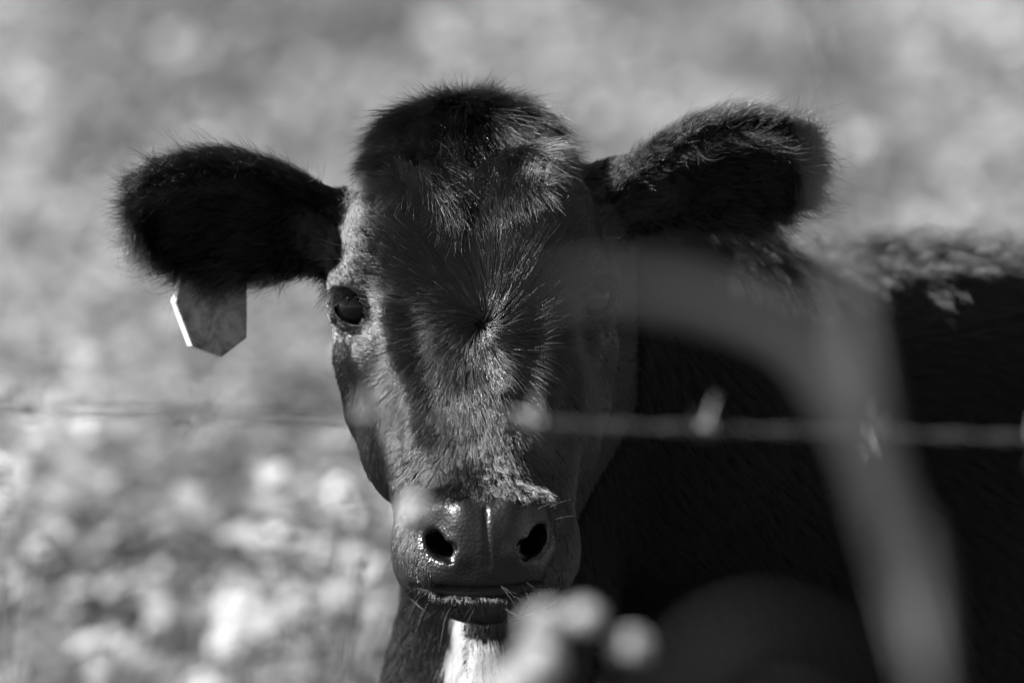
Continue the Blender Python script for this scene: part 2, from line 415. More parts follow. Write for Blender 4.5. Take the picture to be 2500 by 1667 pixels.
wet = np.exp(-((np.abs(HV[:, 0]) - 3.6) / 1.3) ** 2 - ((HV[:, 1] + 14.1) / 1.3) ** 2) * (HV[:, 2] > 6)
wa_ = body.data.attributes.new('wet', 'FLOAT', 'POINT'); wa_.data.foreach_set('value', wet.astype(np.float32))
bpy.context.view_layer.update()

# eyes
def uv_sphere(c, r, n=48, m=32):
    vs, fs = [], []
    for i in range(m + 1):
        th = math.pi * i / m
        for j in range(n):
            ph = 2 * math.pi * j / n; vs.append((r * math.sin(th) * math.cos(ph), r * math.sin(th) * math.sin(ph), r * math.cos(th)))
    for i in range(m):
        for j in range(n): fs.append((i * n + j, (i + 1) * n + j, (i + 1) * n + (j + 1) % n, i * n + (j + 1) % n))
    return np.array(vs) + np.array(c), fs
for s in (-1, 1):
    c = EYE_C * [s, 1, 1]; ax = EYE_AX * [s, 1, 1]
    v, f = uv_sphere((0, 0, 0), EYE_R)
    al = v @ ax; bulge = np.clip((al / EYE_R - .72) / .28, 0, 1); v = v + ax * (bulge ** 1.2 * .16)[:, None]
    mesh_obj('eye', world(from_head(v + c)), f, M_EYE, calf_root)

# ------------------------------------------------------------------ fur
tri = []
for q in cf:
    for k in range(1, len(q) - 1): tri.append((q[0], q[k], q[k + 1]))
tri = np.array(tri); P0, P1, P2 = cv[tri[:, 0]], cv[tri[:, 1]], cv[tri[:, 2]]
FN = np.cross(P1 - P0, P2 - P0); FA = np.linalg.norm(FN, axis=1) / 2
CEN = (P0 + P1 + P2) / 3
ear_q = [ear_coords(E, CEN) for E in EARS]
is_ear = np.zeros(len(tri), int)
for i, E in enumerate(EARS):
    q, an = ear_q[i]; is_ear[(an > -.02) & (an < 1.3) & (np.abs(chunks(lambda z, E=E: sdf_ear(E, z), CEN)) < .35)] = i + 1
hc = to_head(CEN)
is_head = (CEN[:, 2] > -12) & (CEN[:, 1] > -21) & (np.abs(hc[:, 0]) < 11.5) & (is_ear == 0)
bareT = bare_amount(hc) * is_head
facing = FN[:, 2] / (np.linalg.norm(FN, axis=1) + 1e-9)
print('tri', len(tri), 'head area', FA[is_head].sum(), time.time() - T0)
def wave(p, f, seed):
    r = np.random.default_rng(seed); o = np.zeros((len(p), 3), np.float32)
    for i in range(5):
        k = r.normal(size=(3, 3)) * f * (1 + .45 * i); ph = r.uniform(0, 6.28, 3); o += np.sin(p @ k + ph) / (1 + .4 * i)
    return o / 2.2
def sample(dens):
    lam = FA * dens; n = int(lam.sum()); t_ = rng.choice(len(tri), n, p=lam / lam.sum())
    r1, r2 = rng.random(n), rng.random(n); s_ = np.sqrt(r1)
    p = (1 - s_)[:, None] * P0[t_] + (s_ * (1 - r2))[:, None] * P1[t_] + (s_ * r2)[:, None] * P2[t_]
    nn = FN[t_] / (np.linalg.norm(FN[t_], axis=1)[:, None] + 1e-9)
    return p.astype(np.float32), nn.astype(np.float32), t_
def clumps(p, tip, spacing, amt):
    """pull tips of neighbouring hairs together"""
    n = len(p); m = max(20, int(n * spacing)); ci = rng.choice(n, m, replace=False)
    kd = kdtree.KDTree(m)
    for j, i in enumerate(ci): kd.insert(p[i].tolist(), j)
    kd.balance(); near = np.array([kd.find(x)[1] for x in p.tolist()])
    c = ci[near]; shift = (p[c] + tip[c]) - (p + tip)
    return shift * amt[:, None]
def grow(p, n, d, length, lift, curl, radius, K=6, clump=None, camt=None, flat=1.0, seed=1):
    """p roots, n normals, d comb directions (unit, any), length cm, lift 0..1; hairs start lifted and lie down along d"""
    tan = d - n * (d * n).sum(1)[:, None]; tan /= np.linalg.norm(tan, axis=1)[:, None] + 1e-6
    L = length[:, None]
    tip = tan * L * (1 - .35 * lift[:, None]) + n * L * lift[:, None]
    sh = clumps(p, tip, clump, camt) if clump else 0
    s = np.linspace(0, 1, K)[None, :, None]
    jit = rng.normal(size=(len(p), 3)).astype(np.float32) * (curl * length)[:, None]
    up = n[:, None, :] * (np.sin(s * 3.1416 * .62) ** .8) * (L * lift[:, None])[:, :, None] * 1.1
    al = tan[:, None, :] * (s ** 1.25) * (L * (1 - .3 * lift[:, None]))[:, :, None]
    pts = p[:, None, :] - n[:, None, :] * .03 + up + al + jit[:, None, :] * s ** 2 + (sh[:, None, :] * s ** 1.3 if clump else 0)
    rr = radius * (1 - .75 * s[..., 0] ** 1.6) * np.ones((len(p), 1))
    return pts, rr
def smooth(a, lo, hi): x = np.clip((a - lo) / (hi - lo), 0, 1); return x * x * (3 - 2 * x)
HRt = HR.T
def head_comb(h):
    """direction in head-local frame"""
    x, v, w_ = h[:, 0], h[:, 1], h[:, 2]
    rx, rv = x - .35, v - 1.1; r = np.hypot(rx, rv) + .05
    sw = .9 * np.exp(-r / 2.6)
    ang = np.arctan2(rv, rx) + sw
    dx, dv = np.cos(ang), np.sin(ang)
    d1 = np.stack([dx, dv, -np.abs(x) * .10 * (v > -9) + (v < 0) * .3], 1)
    # forelock: falls from the crown, fanning to the sides
    fx = x * .14; hi = smooth(v, 10.5, 17.5); fx = np.sign(x) * smooth(np.abs(x), .3, 3.5) * (.16 + .35 * hi) + .1 * np.sin(x * 1.7); d2 = np.stack([fx, -(.95 - .35 * hi) * np.clip(1 - .02 * x * x, .4, 1), .10 + .55 * hi - .35 * smooth(np.abs(x), 2, 5) * (1 - hi)], 1)
    edge = 9.0 + 1.5 * smooth(np.abs(x), 1, 4) + .5 * np.sin(x * 1.3)
    k = smooth(v, edge - .6, edge + .6)[:, None]
    d = d1 * (1 - k) + d2 * k
    # cheeks: downwards and backwards
    ck = smooth(np.abs(x), 4.0, 8.2)[:, None] * smooth(-v, 1.0, 4)[:, None]
    d3 = np.stack([np.sign(x) * .25, -np.ones_like(x), -.35 * np.ones_like(x)], 1)
    d = d * (1 - ck) + d3 * ck
    # behind the eye / temple: out and back
    tk = smooth(np.abs(x), 3.2, 9.0)[:, None] * smooth(v, -1, 1)[:, None] * (1 - k)
    d4 = np.stack([np.sign(x) * .62, .56 * np.ones_like(x), -.5 * np.ones_like(x)], 1)
    d = d * (1 - tk) + d4 * tk
    return d / (np.linalg.norm(d, axis=1)[:, None] + 1e-6), k[:, 0]

def finish(pts): return world(pts.reshape(-1, 3)).reshape(pts.shape)
DN = 1.0
# --- short face fur
dens = np.where(is_head, np.clip(1 - bareT * 1.25, 0, 1), 0) * np.clip(facing * 2 + 1.2, .25, 1) * 210 * DN
p, n, ti = sample(dens); h = to_head(p); dl, fk = head_comb(h)
d = dl.astype(np.float32) @ HRt + wave(p, .7, 3) * .24 + wave(p, 2.6, 4) * .12
x, v = h[:, 0], h[:, 1]
r = np.hypot(x, v - 1)
Lh = .75 + 1.15 * smooth(v, -8, -1) * smooth(8.6 - np.abs(x) + wave(p, .6, 41)[:, 0], 0, 6) + .9 * smooth(v, 1, 5) * smooth(8.0 - np.abs(x) + wave(p, .6, 42)[:, 0], 0, 6)
Lh = np.where(v < -9, .55, Lh); Lh = Lh + 1.0 * fk * smooth(v, 8, 13) * smooth(7 - np.abs(x), 0, 3)
hs = np.stack([np.abs(x), v, h[:, 2]], 1); de = np.linalg.norm(hs - EYE_C, axis=1)
Lh = Lh * (1 - .45 * (de < 3.6)); Lh = Lh * rng.uniform(.7, 1.25, len(p))
lift = .16 + .10 * smooth(v, 2, 8) - .10 * fk + .05 * rng.random(len(p)); lift = lift + .12 * (r < 1.0)
pts, rr = grow(p, n, d, Lh.astype(np.float32), lift.astype(np.float32), .07 + .08 * fk, 1.0, 6, .012, ((.25 + .35 * fk) * smooth(r, .3, 2)).astype(np.float32))
rr = rr * (.0105 + .003 * fk[:, None]) / 100
hair_obj('face_fur', finish(pts), rr, M_FINE, calf_root)
print('face', len(p), time.time() - T0)
# --- long forelock
m = ((CEN[:, 1] > 10.5) & (hc[:, 1] > 11.4 - 1.2 * np.exp(-hc[:, 0] ** 2 / 3)) & (np.abs(hc[:, 0]) < 8.5) & (CEN[:, 2] > -18) & (is_ear == 0))
p, n, ti = sample(np.where(m, 75, 0) * DN); h = to_head(p); dl, _ = head_comb(h); v = h[:, 1]; x = h[:, 0]
d = dl.astype(np.float32) @ HRt + wave(p, .5, 8) * .38 + wave(p, 1.6, 9) * .15
Lh = (1.3 + 3.6 * np.exp(-(x - .3) ** 2 / 4) * rng.uniform(.5, 1.1, len(p)) + .6 * rng.random(len(p))) * (.8 + .2 * smooth(8 - np.abs(x), 0, 4))
pts, rr = grow(p, n, d.astype(np.float32), Lh.astype(np.float32), (.08 + .14 * rng.random(len(p)) ** 2).astype(np.float32), .08 * np.ones(len(p)), 1.0, 9, .008, .75 * np.ones(len(p), np.float32))
hair_obj('forelock', finish(pts), rr * .0155 / 100, M_LOCK, calf_root)
print('lock', len(p), time.time() - T0)
# --- a few long stray hairs round the whorl
m = is_head & (np.hypot(hc[:, 0], hc[:, 1] - 3) < 6.5); p, n, ti = sample(np.where(m, 2.2, 0)); h = to_head(p); dl, _ = head_comb(h)
pts, rr = grow(p, n, dl.astype(np.float32) @ HRt + wave(p, .8, 55) * .2, rng.uniform(1.2, 3.0, len(p)).astype(np.float32), rng.uniform(.2, .4, len(p)).astype(np.float32), .1 * np.ones(len(p)), 1.0, 9)
hair_obj('stray_hairs', finish(pts), rr * .011 / 100, M_STRAY, calf_root)
# --- ears
for i, E in enumerate(EARS):
    m = is_ear == i + 1
    p, n, ti = sample(np.where(m, 150, 0) * DN); q, an = ear_coords(E, p)
    w_ = np.interp(np.clip(an, 0, 1), *EW); sn = (q[:, 2] - ear_mid(an)) / w_
    A_, O_, S_ = E['R'][:, 0], E['R'][:, 1], E['R'][:, 2]
    rim = smooth(np.maximum(np.abs(sn), smooth(an, .55, 1.0)), .6, .95)
    inner = ((n @ O_) > .1)
    d = A_[None] * .9 + S_[None] * (sn * .9 * rim)[:, None] + A_[None] * (smooth(an, .6, 1) * .6)[:, None]
    d = d + O_[None] * (inner * .15)[:, None] + wave(p, .8, 20 + i) * .30 + np.array([0, -.25, 0], np.float32) * (sn < 0)[:, None]
    Lh = (.9 + 1.5 * rim * rng.random(len(p)) + 1.4 * inner * smooth(an, .15, .5) * (rng.random(len(p)) < .45)) * rng.uniform(.6, 1.3, len(p)) * (.55 + .45 * smooth(an, .05, .35))
    lift = .22 + .18 * rim + .12 * inner * rng.random(len(p))
    pts, rr = grow(p, n, d.astype(np.float32), Lh.astype(np.float32), lift.astype(np.float32), .13 * np.ones(len(p)), 1.0, 7, .03, .3 * np.ones(len(p), np.float32))
    hair_obj('ear_fur', finish(pts), rr * .011 / 100, M_EAR, calf_root)
    g = sample(np.where(m & (((FN @ O_) > 0)) & (np.abs((ear_coords(E, CEN)[1]) - .62) < .28), 2.6 if i == 0 else 6.0, 0)); p, n = g[0], g[1]; q, an = ear_coords(E, p)
    d = A_[None] * 1.0 + S_[None] * .1 + wave(p, 1.1, 80 + i) * .75
    k_ = q[:, 2] > -.5 if i == 0 else q[:, 2] > -1.5
    pts, rr = grow(p[k_], n[k_], d[k_].astype(np.float32), rng.uniform(1.0, 2.8, k_.sum()).astype(np.float32), rng.uniform(.3, .65, k_.sum()).astype(np.float32), .22 * np.ones(k_.sum()), 1.0, 9)
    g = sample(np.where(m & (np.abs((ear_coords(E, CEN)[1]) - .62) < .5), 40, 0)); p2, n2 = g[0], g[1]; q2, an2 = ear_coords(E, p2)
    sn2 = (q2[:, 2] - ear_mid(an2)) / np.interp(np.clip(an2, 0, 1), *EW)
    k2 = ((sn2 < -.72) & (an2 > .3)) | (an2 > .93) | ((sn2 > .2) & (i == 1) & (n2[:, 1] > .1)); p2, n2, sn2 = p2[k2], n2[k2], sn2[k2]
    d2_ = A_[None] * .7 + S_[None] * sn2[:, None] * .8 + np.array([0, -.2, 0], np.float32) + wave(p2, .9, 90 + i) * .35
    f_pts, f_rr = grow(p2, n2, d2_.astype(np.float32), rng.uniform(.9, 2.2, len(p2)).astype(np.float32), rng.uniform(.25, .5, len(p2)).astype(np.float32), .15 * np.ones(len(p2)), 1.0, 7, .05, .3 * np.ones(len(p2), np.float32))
    hair_obj('ear_fringe', finish(f_pts), f_rr * .008 / 100, M_RIDGE, calf_root)  # fringe takes the lightened hair colour so that it looks sunlit
    hair_obj('ear_wisps', finish(pts), rr * .010 / 100, M_STRAY, calf_root)
    print('ear', len(p), time.time() - T0)
# --- neck and body coat
GL = np.array([-.76, .63, 1.15], np.float32)      # hair lying across this direction turns glossy
m = (~is_head) & (is_ear == 0)
vis = (CEN[:, 0] < 45) & (CEN[:, 1] > -34)
dens = np.where(m, np.where(vis, np.clip(facing * 3 + 1.6, .15, 1) * 55, 4), 0) * DN
p, n, ti = sample(dens)
alongb = np.clip((p - np.array([0, 0, -14])) @ BU / 14, 0, 1)[:, None]
d = BU[None] * (.30 + .45 * alongb) + np.array([0, -1, 0], np.float32)[None] * (.95 - .25 * alongb)
topk = smooth(n[:, 1], .25, .75)[:, None]
d = d * (1 - topk) + (BU[None] + n * .1) * topk + wave(p, .3, 31) * .2 + wave(p, 1.2, 32) * .12
tuft = np.maximum(smooth(wave(p, 2.0, 61)[:, 0], .3, 1.0) * .6, .9 * np.exp(-((p[:, 0] - 19) / 6) ** 2))[:, None] * smooth(n[:, 1], .72, .97)[:, None]
d = d * (1 - tuft) + np.cross(n, GL) * tuft
Lh = (1.9 + .7 * topk[:, 0]) * rng.uniform(.7, 1.25, len(p))
far_ = (p[:, 0] > 45) | (p[:, 1] < -34)
white = (np.abs(p[:, 0] + 2.55 - .06 * (p[:, 1] + 20) + .25 * np.sin(p[:, 1] * 1.9)) < 1.25 + .16 * np.clip(-19 - p[:, 1], 0, 6) + .25 * np.sin(p[:, 1] * 5 + p[:, 0])) & (p[:, 1] < -17.8) & (p[:, 1] > -36) & (n[:, 2] > -.1) & (p[:, 2] > -24)
white |= (np.hypot(p[:, 0] + 7.0, (p[:, 1] + 25.8) * .8) < 1.1) & (n[:, 2] > -.3)
pts, rr = grow(p, n, d.astype(np.float32), Lh.astype(np.float32), (.22 + .12 * rng.random(len(p)) + .1 * topk[:, 0]).astype(np.float32), .07 * np.ones(len(p)), 1.0, 6, .03, .35 * np.ones(len(p), np.float32))
rr = rr * np.where(far_, .06, .013)[:, None] / 100
hair_obj('coat', finish(pts[~white]), rr[~white], M_COAT, calf_root)
hair_obj('white_coat', finish(pts[white]), rr[white] * 1.3, M_WHITE, calf_root)
print('coat', len(p), white.sum(), time.time() - T0)
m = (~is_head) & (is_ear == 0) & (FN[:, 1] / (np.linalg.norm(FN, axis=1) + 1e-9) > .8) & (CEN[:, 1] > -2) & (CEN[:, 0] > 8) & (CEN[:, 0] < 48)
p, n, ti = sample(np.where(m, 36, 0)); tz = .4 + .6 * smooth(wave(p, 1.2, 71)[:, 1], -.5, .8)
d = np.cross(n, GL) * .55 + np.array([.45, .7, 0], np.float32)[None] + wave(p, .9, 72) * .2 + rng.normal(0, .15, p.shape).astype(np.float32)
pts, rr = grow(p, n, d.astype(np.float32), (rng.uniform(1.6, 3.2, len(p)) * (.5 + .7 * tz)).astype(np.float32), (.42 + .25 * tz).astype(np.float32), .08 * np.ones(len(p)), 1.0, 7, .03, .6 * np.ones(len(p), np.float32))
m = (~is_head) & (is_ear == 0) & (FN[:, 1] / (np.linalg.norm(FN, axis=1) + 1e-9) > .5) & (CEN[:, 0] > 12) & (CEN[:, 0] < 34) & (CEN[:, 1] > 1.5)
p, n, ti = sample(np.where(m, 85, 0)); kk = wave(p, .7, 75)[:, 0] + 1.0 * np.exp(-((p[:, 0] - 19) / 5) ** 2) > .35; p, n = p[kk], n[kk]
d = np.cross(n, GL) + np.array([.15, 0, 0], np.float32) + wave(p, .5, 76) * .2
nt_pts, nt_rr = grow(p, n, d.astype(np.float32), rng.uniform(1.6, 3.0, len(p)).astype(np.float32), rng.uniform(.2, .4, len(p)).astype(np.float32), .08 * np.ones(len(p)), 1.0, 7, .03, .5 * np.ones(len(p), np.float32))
hair_obj('neck_glint_hair', finish(nt_pts), nt_rr * .017 / 100, M_NECK_GLINT, calf_root)  # pale strands added as sun glints; the neck itself is black
hair_obj('back_ridge_hair', finish(pts), rr * .012 / 100, M_RIDGE, calf_root)  # ridge hair lightened in colour for the sunlit top line

# --- whiskers and eyelashes
def strands(name, roots, dirs, lens, bend, rad, mat, K=8):
    roots = np.array(roots, float); dirs = np.array([norm(d_) for d_ in dirs]); lens = np.array(lens); s_ = np.linspace(0, 1, K)[None, :, None]
    bend = np.array(bend, float) * np.ones((len(roots), 3))
    pts = roots[:, None] + dirs[:, None] * s_ * lens[:, None, None] + bend[:, None] * (s_ ** 2) * lens[:, None, None]
    rr = np.ones((len(roots), K)) * rad / 100 * (1 - .8 * s_[..., 0] ** 1.5)
    return hair_obj(name, world(pts.reshape(-1, 3)).reshape(pts.shape), rr, mat, calf_root)
def on_head(x, v, w0=12.0):
    """first point of the head surface seen from the front at (x, v)"""
    z = np.arange(w0, -14, -.05); q = np.stack([np.full_like(z, x), np.full_like(z, v), z], 1).astype(np.float32)
    dd = sdf_head(q); i = np.argmax(dd < 0); return q[i]
rr_ = random.Random(5)
ro, di, le = [], [], []
for s in (-1, 1):
    for k in range(5):
        ro.append(from_head(on_head(s * rr_.uniform(2.2, 4.6), rr_.uniform(-12.6, -10.6)))); di.append(from_head(np.array([s * rr_.uniform(.7, 1), rr_.uniform(.1, .7), .5])) - HC); le.append(rr_.uniform(1.6, 3.2))
    for k in range(26):
        ro.append(from_head(on_head(s * rr_.uniform(.6, 4.9), rr_.uniform(-19, -16.4)))); di.append(from_head(np.array([s * rr_.uniform(.2, 1), rr_.uniform(-1, -.2), .5])) - HC); le.append(rr_.uniform(.9, 2.4))
    for k in range(5):
        ro.append(from_head(on_head(s * rr_.uniform(7.4, 8.6), rr_.uniform(4.4, 7)))); di.append(from_head(np.array([s * rr_.uniform(.8, 1), rr_.uniform(-.1, .6), .6])) - HC); le.append(rr_.uniform(2, 4))
    for k in range(8):
        ro.append(from_head(on_head(s * rr_.uniform(6.8, 8.3), rr_.uniform(-2.5, .4)))); di.append(from_head(np.array([s * 1, rr_.uniform(-.6, .2), .5])) - HC); le.append(rr_.uniform(1.0, 2.2))
strands('whiskers', ro, di, le, (0, -.12, 0), .008, M_WHISK)
ro, di, le = [], [], []
L_, H_ = 1.76, 1.02; r_ = (L_ * L_ + H_ * H_) / (2 * H_); c_ = r_ - H_
for s in (-1, 1):
    for k in range(110):
        a1 = rr_.uniform(-1.65, -.15); a2 = math.sqrt(r_ * r_ - a1 * a1) - c_
        o = EYE_C + EYE_1 * a1 + EYE_2 * a2; o = o + EYE_AX * math.sqrt(max(.01, (EYE_R + .3) ** 2 - a1 * a1 - a2 * a2))
        dd = EYE_AX * .25 + EYE_2 * .2 - EYE_1 * (.3 + rr_.uniform(-.2, .3)) + np.array([1.0, -.35, .1]) + np.array([rr_.gauss(0, .12), rr_.gauss(0, .12), rr_.gauss(0, .12)])
        ro.append(from_head(o * [s, 1, 1])); di.append(from_head(dd * [s, 1, 1]) - HC); le.append(rr_.uniform(1.3, 2.7) * (1.1 - .2 * abs(a1)))
strands('eyelashes', ro, di, le, (0, -.6, 0), .015, M_FUR)

# ------------------------------------------------------------------ ear tag
M_TAG, t, b = principled('tag_plastic', 0.55, 0.35)
b.inputs['Transmission Weight'].default_value = 0.0
tr = t.nodes.new('ShaderNodeBsdfTranslucent'); tr.inputs[0].default_value = (.5, .5, .5, 1); mx = t.nodes.new('ShaderNodeMixShader'); mx.inputs[0].default_value = .10
nz, cr = noise_tone(t, b, .12, .40, 65, 14)
nz.inputs['Distortion'].default_value = .4; nz.inputs['Roughness'].default_value = .72; cr.color_ramp.elements[0].position = .36; cr.color_ramp.elements[1].position = .58
t.links.new(cr.outputs[0], tr.inputs[0]); t.links.new(b.outputs[0], mx.inputs[1]); t.links.new(tr.outputs[0], mx.inputs[2]); t.links.new(mx.outputs[0], t.nodes['Material Output'].inputs[0])
def px(x, y, dist=6.0):
    """calf frame point (cm) of a photo position at a distance from the camera"""
    k = .0306 * dist / 6.0; return np.array([(x - 1176) * k, (784 - y) * k, (FOCUS - dist) * 100])
outline = [(419, 610), (398, 694), (436, 795), (503, 820), (560, 776), (561, 655), (553, 612), (522, 560), (496, 560), (478, 606)]
tagp = np.array([px(x, y) for x, y in outline]) * [1.01, 1.02, 1]; tagp[:, 2] = -11.9 - (tagp[:, 0] + 21) * .55
bm_ = bmesh.new(); vs = [bm_.verts.new(p.tolist()) for p in tagp]; f_ = bm_.faces.new(vs)
ex = bmesh.ops.extrude_face_region(bm_, geom=[f_]); mvv = [g for g in ex['geom'] if isinstance(g, bmesh.types.BMVert)]
bmesh.ops.translate(bm_, verts=mvv, vec=(-.40, 0, -.22)); bmesh.ops.recalc_face_normals(bm_, faces=bm_.faces)
bmesh.ops.bevel(bm_, geom=bm_.edges[:], offset=.035, segments=2, affect='EDGES')
tagroot = empty('ear_tag', world(px(500, 560) + [0, 0, -7.4]), 'pale scratched plastic tag hanging from the ear of the black calf', 'ear tag')
mesh_obj('plate', world([v_.co[:] for v_ in bm_.verts]), [[v_.index for v_ in q.verts] for q in (bm_.verts.index_update() or bm_.faces)], M_TAG, tagroot, smooth=False)
M_RIM, t, b = principled('tag_sunlit_edge', .78, .4)  # side faces coloured paler than the plate, imitating sun on the edge
plate = tagroot.children[0]; plate.data.materials.append(M_RIM); pn = norm(np.cross(tagp[1] - tagp[0], tagp[3] - tagp[1]))
for q in plate.data.polygons:
    fn = norm(np.array(bm_.faces[q.index].normal[:]) if not bm_.faces.ensure_lookup_table() else 0)
    if abs(float(fn @ pn)) < .9: q.material_index = 1
bm_.free()
def disc_stud(c, n, r, h):
    n = norm(n); a = norm(np.cross(n, [0, 1, .1])); b2 = np.cross(n, a); vs, fs = [], []; K = 24
    prof = [(0, h), (r * .8, h), (r, h * .6), (r, 0), (.25, 0), (.25, -1.6), (0, -1.6)]
    for q_, z in prof:
        for j in range(K):
            th = 2 * math.pi * j / K; vs.append(c + a * q_ * math.cos(th) + b2 * q_ * math.sin(th) + n * z)
    for i in range(len(prof) - 1):
        for j in range(K): fs.append((i * K + j, i * K + (j + 1) % K, (i + 1) * K + (j + 1) % K, (i + 1) * K + j))
    return np.array(vs), fs
v, f = disc_stud(px(500, 560) + [0, 0, -13.8], (0, -.3, -1), 1.2, .25)
mesh_obj('stud', world(v), f, M_TAG, tagroot)

# ------------------------------------------------------------------ barbed wire
M_STEEL, t, b = principled('galvanised_wire', .3, .5); b.inputs['Metallic'].default_value = .8
noise_tone(t, b, .07, .16, 300)
def tube(path, rads, n=8, closed=True):
    path = np.array(path, float); K = len(path); rads = np.ones(K) * rads
    tg = np.gradient(path, axis=0); tg /= np.linalg.norm(tg, axis=1)[:, None] + 1e-12
    a = np.cross(tg[0], [0.13, .3, .95]); a /= np.linalg.norm(a); vs = []
    for i in range(K):
        a = a - tg[i] * (a @ tg[i]); a /= np.linalg.norm(a); b2 = np.cross(tg[i], a)
        for j in range(n):
            th = 2 * math.pi * j / n; vs.append(path[i] + (a * math.cos(th) + b2 * math.sin(th)) * rads[i])
    fs = [(i * n + j, i * n + (j + 1) % n, (i + 1) * n + (j + 1) % n, (i + 1) * n + j) for i in range(K - 1) for j in range(n)]
    fs += [tuple(range(n))[::-1], tuple((K - 1) * n + j for j in range(n))]
    return vs, fs
class MB:
    def __init__(s): s.v, s.f = [], []
    def add(s, vf):
        o = len(s.v); s.v += [tuple(x) for x in vf[0]]; s.f += [tuple(i + o for i in q) for q in vf[1]]
    def build(s, name, mat, parent, smooth=True): return mesh_obj(name, world(np.array(s.v)), s.f, mat, parent, smooth)
WD = 4.62; wa, wb = px(0, 937, WD), px(2352, 1006, WD); wdir = norm(wb - wa); wmid = (wa + wb) / 2
wroot = empty('barbed_wire', world(wmid), 'twisted steel wire with sharp barbs stretched across in front of the calf', 'barbed wire')
wup = norm(np.array([0, 1, 0]) - wdir * wdir[1]); wout = np.cross(wdir, wup)
strand = MB(); S_ = np.linspace(-420, 420, 2600)
for ph in (0, math.pi):
    p_ = [wmid + wdir * s_ + (wup * math.cos(s_ * 1.05 + ph) + wout * math.sin(s_ * 1.05 + ph)) * .13 for s_ in S_]
    strand.add(tube(p_, .085, 6))
strand.build('wire', M_STEEL, wroot)
pitch_ = 387 * .0306 * WD / 6; s0 = (px(1238, 0, WD)[0] - wmid[0])
def barb_mesh(seed):
    r = random.Random(seed); b_ = MB()
    for k in (0, 1):
        off = (k - .5) * .5; th0 = r.uniform(0, 6.28); lean = r.uniform(-.5, .7)
        pts = []
        for q in np.linspace(0, 1, 26):
            th = th0 + q * 2 * math.pi * 1.5; pts.append(wdir * (off + (q - .5) * .42) + (wup * math.cos(th) + wout * math.sin(th)) * .33)
        d0 = wup * math.cos(th0 - 1.2) + wout * math.sin(th0 - 1.2) + wdir * lean * .6 + wup * .5
        d1 = -(wup * math.cos(th0 + 1.2) + wout * math.sin(th0)) - wdir * lean * .6 - wup * .5
        pts = [pts[0] + norm(d0) * q for q in (1.8, 1.2, .6)] + pts + [pts[-1] + norm(d1) * q for q in (.6, 1.2, 1.8)]
        rd = [.03, .13, .14] + [.14] * 26 + [.14, .13, .03]
        b_.add(tube(pts, rd, 7))
    return b_
barbs = []
for k in range(4):
    bmb = barb_mesh(40 + k); v = [np.array(q) + wmid for q in bmb.v]; bmb.v = v
    barbs.append(bmb.build('barb', M_STEEL, wroot))
shift_cache = [tuple(o.location) for o in barbs]
for i in range(-11, 12):
    src = barbs[i % 4]
    o = src if (0 <= i < 4) else src.copy()
    if o is not src: COL.objects.link(o); o.parent = wroot
    dv = (wdir * (s0 + i * pitch_ + random.uniform(-.25, .25))) / 100 @ AX
    o.location = Vector(dv.tolist())

# ------------------------------------------------------------------ plants at the fence line (close to the camera, out of focus)
def plant_mat(name, lo, hi, rough=.55, trans=.35):
    m, t, b = principled(name, hi, rough, .4)
    nz, cr = noise_tone(t, b, lo, hi, 18)
    tr = t.nodes.new('ShaderNodeBsdfTranslucent'); mx = t.nodes.new('ShaderNodeMixShader'); mx.inputs[0].default_value = trans
    t.links.new(cr.outputs[0], tr.inputs[0]); t.links.new(b.outputs[0], mx.inputs[1]); t.links.new(tr.outputs[0], mx.inputs[2])
    t.links.new(mx.outputs[0], t.nodes['Material Output'].inputs[0]); return m
M_BLADE = plant_mat('dry_grass_blade', .26, .38)
M_LOW = plant_mat('shaded_blade', .04, .07)  # grass darkened in its colour as if in shade
M_STEM = plant_mat('weed_stem', .05, .10, trans=.1)
M_WLEAF = plant_mat('weed_leaf', .10, .18)
M_PETAL = plant_mat('white_petal', .55, .74, .6, .4)
def spline(pts, n=60):
    P_ = [np.array(q, float) for q in pts]; P_ = [2 * P_[0] - P_[1]] + P_ + [2 * P_[-1] - P_[-2]]; out = []
    seg = len(P_) - 3; per = max(2, n // seg)
    for i in range(seg):
        a, b2, c, d = P_[i:i + 4]
        for q in np.linspace(0, 1, per, endpoint=(i == seg - 1)):
            out.append(.5 * ((2 * b2) + (c - a) * q + (2 * a - 5 * b2 + 4 * c - d) * q * q + (3 * b2 - a - 3 * c + d) * q ** 3))
    return np.array(out)
def blade(path, width, face=(0, .3, 1), fold=.25, th=.03, taper=.55):
    """a folded grass blade with thickness along a path (cm)"""
    path = spline(path); K = len(path); tg = np.gradient(path, axis=0); tg /= np.linalg.norm(tg, axis=1)[:, None]
    fc = norm(face); vs, fs = [], []
    prof = width * np.clip(np.sin(np.linspace(.42, 3.14, K)) ** taper, .02, 1)
    for i in range(K):
        sd = np.cross(tg[i], fc); sd /= np.linalg.norm(sd) + 1e-9; up = np.cross(sd, tg[i]); h = prof[i] / 2
        for a, e in ((-1, fold), (-.5, fold * .35), (0, 0), (.5, fold * .35), (1, fold)):
            vs.append(path[i] + sd * a * h + up * e * h)
        for a, e in ((1, fold), (.5, fold * .35), (0, 0), (-.5, fold * .35), (-1, fold)):
            vs.append(path[i] + sd * a * h + up * (e * h - th))
    for i in range(K - 1):
        for j in range(10): fs.append((i * 10 + j, i * 10 + (j + 1) % 10, (i + 1) * 10 + (j + 1) % 10, (i + 1) * 10 + j))
    fs += [tuple(range(10))[::-1], tuple((K - 1) * 10 + j for j in range(10))]
    return vs, fs
def ground_pt(u, dist):
    """point on the ground below calf-frame u at a camera distance"""
    wpt = world([u, 0, (FOCUS - dist) * 100]); wpt[2] = 0.0
    return (wpt - F0) @ AX.T * 100
